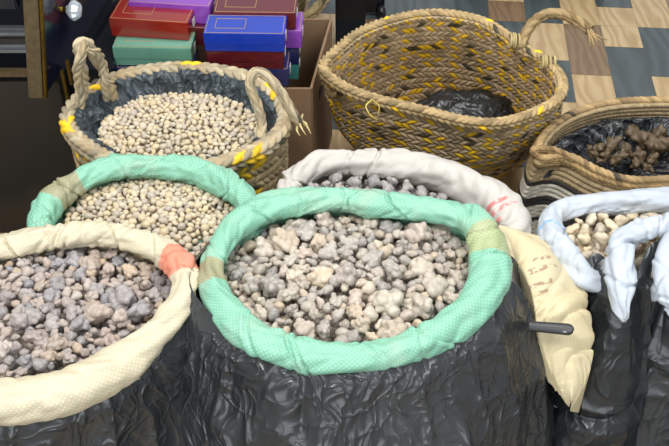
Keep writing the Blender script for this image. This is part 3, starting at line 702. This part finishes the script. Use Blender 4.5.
braid('rim_coil', [tuple(p + [0, 0, -.012] + (np.array(p) - rc) * [.035, .035, 0]) for p in RP], .0085, M_straw, rb, True, .014, 2, .003, hexc('a88b5e'), 0, 3, slant=1.6, alt=False)
for dz, k in ((0, 0), (.012, 1)):
    braid('handle', [P(575, 160, .285 - dz), P(556, 151, .30 - dz), P(537, 149, .31 - dz), P(533, 152, .305 - dz), P(540, 157, .29 - dz), P(552, 161, .27 - dz)], .0075, M_straw, rb, False, .013, 2, .003, hexc('a3865c'), 0, 3, slant=1.6, alt=False)
liner('plastic_liner', spline(RP, 300, True)[0], [(0, .95, -.055), (.15, .90, -.035), (.4, .80, -.045), (.7, .66, -.075), (.85, .35, -.085), (1, .01, -.085)], M_black, 'glossy black plastic bag lining the rope basket', 8, .013)

# ================================================================ SACKS
MINT = hexc('84bda2'); TAN = hexc('9c9a78'); CREAM = hexc('ccc2a6'); WHITE = hexc('c6c1b9'); SALMON = hexc('df8a70'); BUTTER = hexc('cfc19b')
BLUEW = hexc('b9c1ca')
# --- centre mint sack
cs = empty('sack', (*P(355, 280, .5)[:2], 0), 'biggest mint green woven sack with rolled mouth, heaped with large grey resin', 'sack')
ctrl = [(212, 285, .50, .0235), (216, 257, .50, .0225), (236, 228, .503, .024), (268, 209, .506, .025), (302, 202, .508, .025), (336, 199, .505, .0235), (372, 204, .508, .026), (412, 208, .508, .025), (450, 215, .505, .025), (478, 228, .503, .030), (488, 255, .50, .031), (486, 284, .498, .031), (468, 312, .496, .030), (436, 337, .494, .028), (396, 354, .494, .026), (350, 360, .494, .024), (304, 356, .494, .026), (262, 342, .496, .027), (230, 317, .498, .026)]
path, arc, L = roll('rolled_mouth', ctrl, MINT, [(212, 276, .5, .026, TAN), (487, 247, .5, .034, hexc('a5b183'))], M_sack, cs, nu=900, nv=44, wr=.0048, seed=2, pinch=16)
cpath = path.copy()
sub_ = path[::3]
drape('cloth_body', sub_, [(0, .5, 0), (.3, .35, .012), (.8, .05, .02), (1, .004, .0)], M_sack, cs, True, MINT, .002, 10, 1, 30, .001)
pp = path[::2].copy(); wl = np.exp(-((pp - P(198, 290, .5))[:, :2] ** 2).sum(1) / .0075); wq = np.exp(-((pp - P(500, 300, .5))[:, :2] ** 2).sum(1) / .006)
pp[:, 0] += -.022 * wl + .016 * wq; pp[:, 2] += .012 * wl
o = drape('plastic_sheet', pp, [(0, .485, .014), (.08, .46, .038), (.4, .33, .100), (.75, .15, .135), (1, .004, .17)], M_black, None, True, None, .014, 17, 3, 170, .011)
tag(o, 'crinkled black plastic sheet wrapped round the biggest mint green sack', 'plastic sheet')

# --- front left cream sack
ls = empty('sack', (*P(20, 320, .5)[:2], 0), 'off white woven sack with a salmon patch on its rolled mouth, front left', 'sack')
ctrl = [(-60, 262, .49, .022), (-10, 250, .49, .022), (38, 241, .492, .022), (84, 235, .495, .022), (124, 238, .495, .023), (158, 250, .495, .024), (181, 268, .494, .024), (184, 292, .49, .022), (166, 322, .488, .024), (138, 350, .485, .028), (104, 374, .482, .032), (62, 393, .48, .034), (18, 401, .48, .034), (-30, 402, .48, .034), (-80, 392, .48, .033), (-125, 360, .48, .03), (-135, 315, .485, .026), (-105, 280, .49, .024)]
lpath, _, _ = roll('rolled_mouth', ctrl, CREAM, [(178, 265, .494, .029, SALMON)], M_sack_c, ls, nu=900, nv=44, wr=.0050, seed=11, pinch=16)
drape('cloth_body', lpath[::3], [(0, .48, 0), (.3, .35, .012), (.8, .05, .02), (1, .004, .0)], M_sack, ls, True, CREAM, .002, 10, 1, 30, .001)
o = drape('plastic_sheet', lpath[::2], [(0, .465, .010), (.1, .43, .026), (.4, .31, .044), (.75, .15, .06), (1, .004, .08)], M_black, None, True, None, .012, 20, 8, 170, .010)
tag(o, 'crinkled black plastic sheet under the rolled mouth of the off white front sack', 'plastic sheet')

# --- back mint sack
bs = empty('sack', (*P(160, 220, .47)[:2], 0), 'smaller mint green woven sack with a tan patch, full of cream resin', 'sack')
ctrl = [(40, 226, .47, .024), (48, 206, .472, .026), (68, 188, .474, .025), (92, 175, .476, .024), (120, 167, .478, .026), (152, 167, .478, .024), (186, 170, .476, .028), (214, 179, .474, .028), (238, 194, .47, .026), (250, 212, .465, .022), (248, 236, .455, .022), (222, 246, .43, .018), (170, 250, .41, .018), (110, 250, .41, .018), (58, 242, .44, .022)]
bpath, _, _ = roll('rolled_mouth', ctrl, MINT, [(63, 192, .474, .036, TAN)], M_sack, bs, nu=700, nv=40, wr=.0055, seed=23, pinch=16)
drape('cloth_body', bpath[::3], [(0, .47, 0), (.3, .35, .008), (.8, .05, .012), (1, .004, .0)], M_sack, bs, True, MINT, .004, 12, 1, 30, .002)

# --- rear white sack between centre sack and big basket
ws = empty('sack', (*P(400, 200, .43)[:2], 0), 'white woven sack with red print, squeezed behind the biggest mint sack', 'sack')
ctrl = [(288, 196, .43, .020), (298, 177, .435, .022), (322, 164, .44, .025), (356, 163, .44, .026), (396, 166, .44, .030), (436, 174, .438, .034), (470, 189, .435, .038), (498, 206, .43, .040), (512, 230, .425, .036), (492, 240, .41, .028), (440, 228, .40, .022), (390, 220, .40, .020), (330, 214, .41, .020), (298, 210, .42, .018)]
RED = hexc('d05a58')
wpath, _, _ = roll('rolled_mouth', ctrl, WHITE, [], M_sack_f, ws, nu=700, nv=40, wr=.0060, seed=31, pinch=10, marks=[(486, 204, 506, 199, .46, .005, RED), (484, 211, 514, 203, .46, .005, RED), (486, 217, 500, 214, .46, .004, RED)])
drape('cloth_body', wpath[::3], [(0, .43, 0), (.3, .33, .0), (.8, .05, .0), (1, .004, -.01)], M_sack_f, ws, True, WHITE, .004, 12, 1, 30, .002)

# --- buttery yellow sack beside the centre sack
ys = empty('sack', (*P(560, 330, .3)[:2], 0), 'pale yellow sack slumped between the black sheets, black handle poking out', 'sack')
BR = hexc('8d6a52')
I_ = [(494, 236, .455), (510, 256, .455), (524, 276, .45), (533, 300, .43), (537, 325, .41), (543, 350, .37), (553, 376, .33), (569, 407, .287)]
O_ = [(503, 231, .455), (543, 241, .44), (569, 264, .43), (584, 293, .41), (592, 325, .385), (591, 354, .35), (583, 386, .31), (570, 411, .285)]
si, _, _ = spline([P(*q) for q in I_], 260, False); so, _, _ = spline([P(*q) for q in O_], 260, False)
def flap():
    s = np.linspace(0, 1, 60); A = np.linspace(0, 1, 260)[:, None]; S = s[None]
    w = np.clip((S - .18) / .62, 0, 1); w = w * w * (3 - 2 * w) * .5 + w * .5
    pts = si[:, None] * (1 - w[..., None]) + so[:, None] * w[..., None]
    z = pts[..., 2] + .020 * np.sin(math.pi * w) - np.clip(.18 - S, 0, 1) * .18 * np.clip((1 - A) * 4, 0, 1) - np.clip(S - .80, 0, 1) ** 1.3 * 1.0 * np.clip((1 - A) * 5, .0, 1)
    q = vn(st(A * 5, S * 2, 4)) 
    d = .010 * (np.abs(vn(st(A * 9 + S * 3.5 + q, S * 1.5 + A * 2, 7))) ** .6 - .5) + .005 * (np.abs(vn(st(A * 22 - S * 5 + q * 2, S * 4, 17))) ** .7 - .4)
    d = d * np.clip(np.sin(math.pi * np.clip(A, 0, 1)) * 2.2, 0, 1)
    out = (so - si); out /= np.linalg.norm(out, axis=1)[:, None]
    pts = pts + out[:, None] * (d * w)[..., None] ; pts[..., 2] = z + d
    return pts
fp = flap(); col = np.empty(fp.shape); col[:] = BUTTER
for (x0, y0, x1, y1, w0) in ((533, 262, 549, 258, .004), (530, 271, 556, 264, .005), (533, 280, 552, 275, .004), (540, 284, 549, 281, .003)):
    a, b = P(x0, y0, .46), P(x1, y1, .46); ab = (b - a)[:2]
    t = np.clip(((fp[..., :2] - a[:2]) @ ab) / (ab @ ab), 0, 1); dd = np.linalg.norm(fp[..., :2] - a[:2] - t[..., None] * ab, axis=-1)
    w = (np.clip((w0 - dd) / .0015, 0, 1) * (vn(fp * 260) > -.1) * .8)[..., None]; col = col * (1 - w) + np.array(BR) * w
uvf = st(np.linspace(0, .45, 260)[:, None], np.linspace(0, .12, 60)[None])
grid('turned_mouth', fp, M_sack_f, ys, False, False, col, uvf)
drape('cloth_body', fp[:190, -1][::3], [(0, .25, -.002), (.3, .2, -.012), (.8, .05, -.01), (1, .004, 0)], M_sack_f, ys, False, BUTTER, .004, 12, 1, 40, .003, centre=P(500, 330, .3))

# black handle with a hole
def handle_bar():
    a = P(529, 326, .425); b = P(573, 332, .42)
    d = (b - a); Lh = np.linalg.norm(d); ang = math.atan2(d[1], d[0])
    N_ = 40; w0, w1, T_ = .0085, .0105, .010
    out = []
    for k in range(N_ + 1):
        t = k / N_; x = t * Lh
        w = w0 + (w1 - w0) * t; e = (Lh - x) / w1
        if e < 1: w = w * math.sqrt(max(.04, 1 - (1 - e) ** 2))
        ring = []
        for q in range(12):
            th = q / 12 * 2 * math.pi; sx = abs(math.cos(th)) ** .6 * math.copysign(1, math.cos(th)); sz = abs(math.sin(th)) ** .6 * math.copysign(1, math.sin(th))
            ring.append((x, w * sx, T_ * .5 * sz))
        out.append(ring)
    pts = np.array(out); c, s = math.cos(ang), math.sin(ang); R = np.array([[c, -s, 0], [s, c, 0], [0, 0, 1]])
    tilt = Matrix.Rotation(.25, 3, 'X'); pts = pts @ np.array(tilt).T @ R.T + a
    t = empty('knife', a, 'black plastic handle with a hole, stuck in the pale yellow sack', 'knife')
    M_h = plain('black_hard_plastic', (.02, .02, .022), .35)
    hd_ = grid('handle', pts, M_h, t, False, True)
    h = P(565, 330, .4265); th = np.linspace(0, 2 * math.pi, 14, endpoint=False)
    ring = [tuple(h + np.array([.0055 * math.cos(x), .0035 * math.sin(x) - .001, 0])) for x in th]
    braid('eyelet', ring, .0013, M_steel, hd_, True, .02, 2, .0, (.5, .5, .5), 0, 1, nv=8)
handle_bar()

# --- right white sack A (rear)
ra = empty('sack', (*P(630, 260, .4)[:2], 0), 'white woven sack with a blue line, filled with pale resin, under the rope basket', 'sack')
BL = hexc('7fb0dc')
ctrl = [(584, 276, .43, .020), (566, 256, .435, .026), (551, 236, .44, .027), (552, 217, .442, .024), (574, 207, .444, .025), (608, 203, .446, .026), (650, 202, .446, .025), (690, 204, .445, .025), (730, 215, .44, .025), (745, 245, .43, .025), (720, 280, .40, .025), (670, 290, .39, .022), (620, 288, .40, .020)]
rapath, _, _ = roll('rolled_mouth', ctrl, BLUEW, [], M_sack_f, ra, nu=600, nv=40, wr=.0055, seed=51, pinch=10, marks=[(532, 226, 550, 223, .46, .0042, BL), (550, 223, 574, 232, .46, .0042, BL)])
drape('cloth_body', rapath[::3], [(0, .44, 0), (.3, .33, .01), (.8, .05, .01), (1, .004, .0)], M_sack_f, ra, True, BLUEW, .004, 12, 1, 30, .002)
# --- right white sack B (in front): its mouth folds down over the black sheet
rbk = empty('sack', (*P(690, 330, .3)[:2], 0), 'white sack whose rolled edge hangs as a pointed fold over black plastic', 'sack')
ctrl = [(625, 322, .43, .0035), (622, 305, .45, .014), (621, 286, .465, .022), (619, 264, .475, .026), (622, 243, .482, .024), (640, 231, .485, .020), (668, 224, .487, .021), (700, 222, .487, .021), (740, 230, .485, .02)]
rbp, _, _ = roll('rolled_mouth', ctrl, BLUEW, [], M_sack_f, rbk, closed=False, nu=360, nv=40, wr=.005, seed=61, pinch=8)
ctrl = [(690, 232, .487, .020), (672, 246, .487, .019), (667, 268, .48, .021), (671, 292, .47, .019), (678, 316, .45, .010), (682, 330, .44, .003)]
roll('rolled_mouth', ctrl, BLUEW, [], M_sack_f, rbk, closed=False, nu=260, nv=36, wr=.003, seed=66, pinch=6)
# black sheet round its body
tp = [P(a, b, z) for a, b, z in [(574, 330, .30), (577, 300, .38), (583, 272, .43), (592, 255, .452), (602, 256, .455), (612, 274, .447), (626, 292, .44), (638, 272, .45), (648, 250, .468), (660, 240, .475), (676, 250, .468), (700, 262, .46), (740, 270, .46), (790, 300, .45)]]
tpath, _, _ = spline(tp, 520, False)
cb = np.array(P(690, 250, .3)); cb[1] += .15
o = drape('plastic_sheet', tpath, [(0, .44, 0), (.06, .43, .014), (.4, .30, .05), (.75, .15, .085), (1, .004, .12)], M_black_r, None, False, None, .014, 15, 5, 170, .011, centre=cb, shift=(-.02, -.03))
tag(o, 'black plastic sheet rising in two peaks beside the white fold at right', 'plastic sheet')

# ================================================================ RESIN
# prototypes
big = protos(16, 1, (16, 30), .78, .14, 4, M_grey, 'resin_lump'); sml = protos(16, 2, (1, 6), .62, .14, 3, M_grey, 'resin_lump')
big2 = protos(12, 3, (14, 26), .76, .14, 4, M_grey2, 'resin_nugget'); sml2 = protos(14, 4, (1, 6), .62, .14, 3, M_grey2, 'resin_nugget')
gr = protos(16, 5, (0, 3), .62, .3, 2, M_cream, 'resin_drop'); gr2 = protos(16, 6, (0, 3), .62, .3, 2, M_cream, 'resin_grain')
rk = protos(6, 7, (6, 12), .8, .28, 3, M_dkgrey, 'resin_rock'); pk = protos(8, 8, (3, 7), .7, .22, 3, M_cream, 'resin_piece')
bn = protos(5, 9, (10, 18), .85, .35, 3, M_brown, 'myrrh_chunk')

def bed(name, area_px, z, mat, label, cat, pr, r, n, seed):
    """the mass of resin below the pieces one can count"""
    pts = scatter(area_px, lambda p: z, [(r, n)], seed, .62)
    return merged(name, pr, [(x, y, zz - r, rr) for x, y, zz, rr in pts], mat, label, cat, seed, [P(a, b, z - r * 1.1) for a, b in area_px])
def fill(path, k, z, mat, name, label, cat, dz=.03):
    c = path.mean(0); p = path[::8]; rings = [k, k * .8, k * .55, k * .3, .02]
    pts = np.stack([c + (p - c) * q for q in rings], 1); zz = [z + dz * (1 - (q / k) ** 2) - .018 for q in rings]
    pts[..., 2] = np.array(zz)[None]
    o = grid(name, pts, mat, None, True, False); return tag(o, label, cat, None, 'stuff')

# centre
A_c = [(226, 277), (232, 253), (252, 232), (284, 219), (336, 213), (400, 219), (448, 229), (466, 248), (468, 282), (450, 304), (420, 326), (390, 340), (345, 346), (300, 340), (262, 326), (238, 304)]
def hc(p, c=P(350, 285, .475), r=.2, z=.458, d=.028):
    if p is None: return .475
    q = ((p[0] - c[0]) ** 2 + (p[1] - c[1]) ** 2) / r ** 2; return z + d * max(0, 1 - q)
pts = scatter(A_c, hc, [(.0245, 26), (.0165, 90), (.0118, 900), (.0092, 5000)], 5, .70)
nbig = [p for p in pts if p[3] > .0138]; nsm = [p for p in pts if p[3] <= .0138][:300 - len(nbig)]
LB = 'grey and cream resin lump heaped in the biggest mint green sack'
place(big, nbig, 'resin_lump', LB, 'resin', 'resin lumps in the biggest mint green sack', 1)
place(sml, nsm, 'resin_lump', LB, 'resin', 'resin lumps in the biggest mint green sack', 2)
bed('resin_heap', [(350 + (a - 350) * 1.04, 280 + (b - 280) * 1.04) for a, b in A_c], .462, M_grey, 'mass of small grey resin beneath the lumps of the biggest mint sack', 'resin', sml, .012, 2600, 9)
# left
A_l = [(-70, 270), (-10, 258), (40, 254), (90, 249), (135, 256), (165, 276), (170, 296), (152, 322), (122, 346), (90, 364), (45, 376), (0, 380), (-60, 382), (-110, 350), (-115, 300)]
def hl(p, c=P(25, 320, .465), r=.24, z=.445, d=.03):
    if p is None: return .46
    q = ((p[0] - c[0]) ** 2 + (p[1] - c[1]) ** 2) / r ** 2; return z + d * max(0, 1 - q)
pts = [p for p in scatter(A_l, hl, [(.020, 30), (.0145, 150), (.0108, 1400), (.0084, 6000)], 15, .70)]
vis = [p for p in pts if px_of(p)[0] > -8]; hid = [p for p in pts if px_of(p)[0] <= -8]
vb = [p for p in vis if p[3] > .0125]; vs_ = [p for p in vis if p[3] <= .0125][:300 - len(vb)]
LB = 'smoky grey and amber resin nugget in the off white front left sack'
place(big2, vb, 'resin_nugget', LB, 'resin', 'resin nuggets in the off white front sack', 3)
place(sml2, vs_, 'resin_nugget', LB, 'resin', 'resin nuggets in the off white front sack', 4)
o = bed('resin_heap', [(25 + (a - 25) * 1.03, 315 + (b - 315) * 1.04) for a, b in A_l], .449, M_grey2, 'mass of smoky resin beneath the nuggets of the off white front sack', 'resin', sml2, .011, 3200, 19)
# back mint sack granules
A_b = [(62, 222), (76, 200), (96, 186), (130, 180), (165, 181), (200, 187), (224, 200), (238, 216), (238, 240), (200, 256), (150, 262), (100, 256), (70, 240)]
def hb(p, c=P(155, 218, .45), r=.2, z=.425, d=.034):
    if p is None: return .445
    q = ((p[0] - c[0]) ** 2 + (p[1] - c[1]) ** 2) / r ** 2; return z + d * max(0, 1 - q)
def split(pts, poly):
    v = [p for p in pts if in_poly(*px_of(p), poly)]; v.sort(key=lambda p: -p[3] / p[1]); return v[:300], v[300:] + [p for p in pts if not in_poly(*px_of(p), poly)]
VB = [(64, 220), (76, 196), (96, 184), (130, 176), (165, 177), (204, 184), (228, 200), (226, 212), (200, 244), (190, 256), (176, 240), (150, 228), (110, 222)]
pts = scatter(A_b, hb, [(.0080, 900), (.0066, 4000), (.0050, 5000)], 25, .70)
ind, rest = split(pts, VB)
place(gr, ind, 'resin_drop', 'small cream resin drop in the smaller mint green sack', 'resin', 'cream resin drops in the smaller mint green sack', 5)
sub = scatter(A_b, hb, [(.007, 3000)], 27, .7)
merged('resin_granules', gr, rest + [(x, y, z - .009, r) for x, y, z, r in sub], M_cream, 'cream resin granules filling the smaller mint green sack', 'resin', 28, [P(a, b, .415) for a, b in A_b])
# straw basket granules
A_g = [(96, 140), (104, 120), (128, 102), (160, 93), (205, 94), (240, 106), (262, 124), (256, 140), (236, 154), (200, 164), (150, 164), (112, 154)]
def hg(p, c=P(180, 128, .43), r=.22, z=.405, d=.045):
    if p is None: return .43
    q = ((p[0] - c[0]) ** 2 + (p[1] - c[1]) ** 2) / r ** 2; return z + d * max(0, 1 - q)
VG = [(104, 134), (118, 112), (140, 98), (165, 94), (205, 96), (240, 110), (252, 124), (240, 146), (228, 158), (200, 156), (165, 154), (138, 155)]
pts = scatter(A_g, hg, [(.0080, 1000), (.0068, 4000), (.0052, 5000)], 35, .70)
ind, rest = split(pts, VG)
place(gr2, ind, 'resin_grain', 'small cream resin grain heaped in the lined straw basket', 'resin', 'cream resin grains in the lined straw basket', 6)
sub = scatter(A_g, hg, [(.0075, 3000)], 37, .7)
merged('resin_granules', gr2, rest + [(x, y, z - .009, r) for x, y, z, r in sub], M_cream, 'cream resin granules filling the lined straw basket', 'resin', 38, [P(a, b, .395) for a, b in A_g])
# rear white sack
A_w = [(310, 200), (316, 186), (340, 178), (380, 180), (420, 188), (448, 200), (440, 212), (380, 212), (330, 208)]
pts = scatter(A_w, lambda p: .425, [(.016, 200), (.012, 400), (.008, 800)], 45, .8)
place(rk, pts, 'resin_rock', 'dark grey resin rock in the white sack with red print', 'resin', 'dark resin rocks in the rear white sack', 7)
bed('resin_heap', A_w, .415, M_dkgrey, 'dark resin mass under the rocks in the white sack with red print', 'resin', rk, .012, 900, 49)
# right white sacks
A_r = [(562, 236), (570, 224), (600, 216), (640, 214), (700, 216), (725, 235), (715, 265), (660, 275), (600, 275), (575, 258)]
pts = scatter(A_r, lambda p: .428, [(.015, 200), (.011, 600), (.008, 1500)], 55, .8)
pts = [p for p in pts if px_of(p)[0] < 680]
place(pk, pts, 'resin_piece', 'pale resin piece in the white sack with the blue line', 'resin', 'pale resin pieces in the blue lined white sack', 8)
bed('resin_heap', A_r, .415, M_cream, 'pale resin mass under the pieces in the white sack with the blue line', 'resin', pk, .012, 1200, 59)
# rope basket
brs = [(598, 150, .022), (612, 147, .028), (626, 152, .022), (640, 140, .038), (656, 149, .032), (622, 158, .020), (606, 157, .020), (594, 157, .016), (640, 158, .026), (668, 146, .030), (684, 152, .03), (700, 148, .03), (632, 134, .024), (590, 151, .014), (615, 162, .018), (636, 165, .020), (652, 162, .022), (676, 163, .024), (600, 163, .013), (660, 136, .024), (690, 140, .026), (648, 170, .016)]
for k, (a, b, r) in enumerate(brs):
    me = bn[k % 5][0]; o = bpy.data.objects.new('myrrh_chunk', me); scn.collection.objects.link(o)
    o.location = tuple(P(a, b - 2, .262)); o.rotation_euler = (k, k * 2.1, k * .7); o.scale = (r,) * 3
    tag(o, 'gnarled dark brown resin chunk on black plastic in the rope basket', 'resin', 'brown resin chunks in the rope basket')
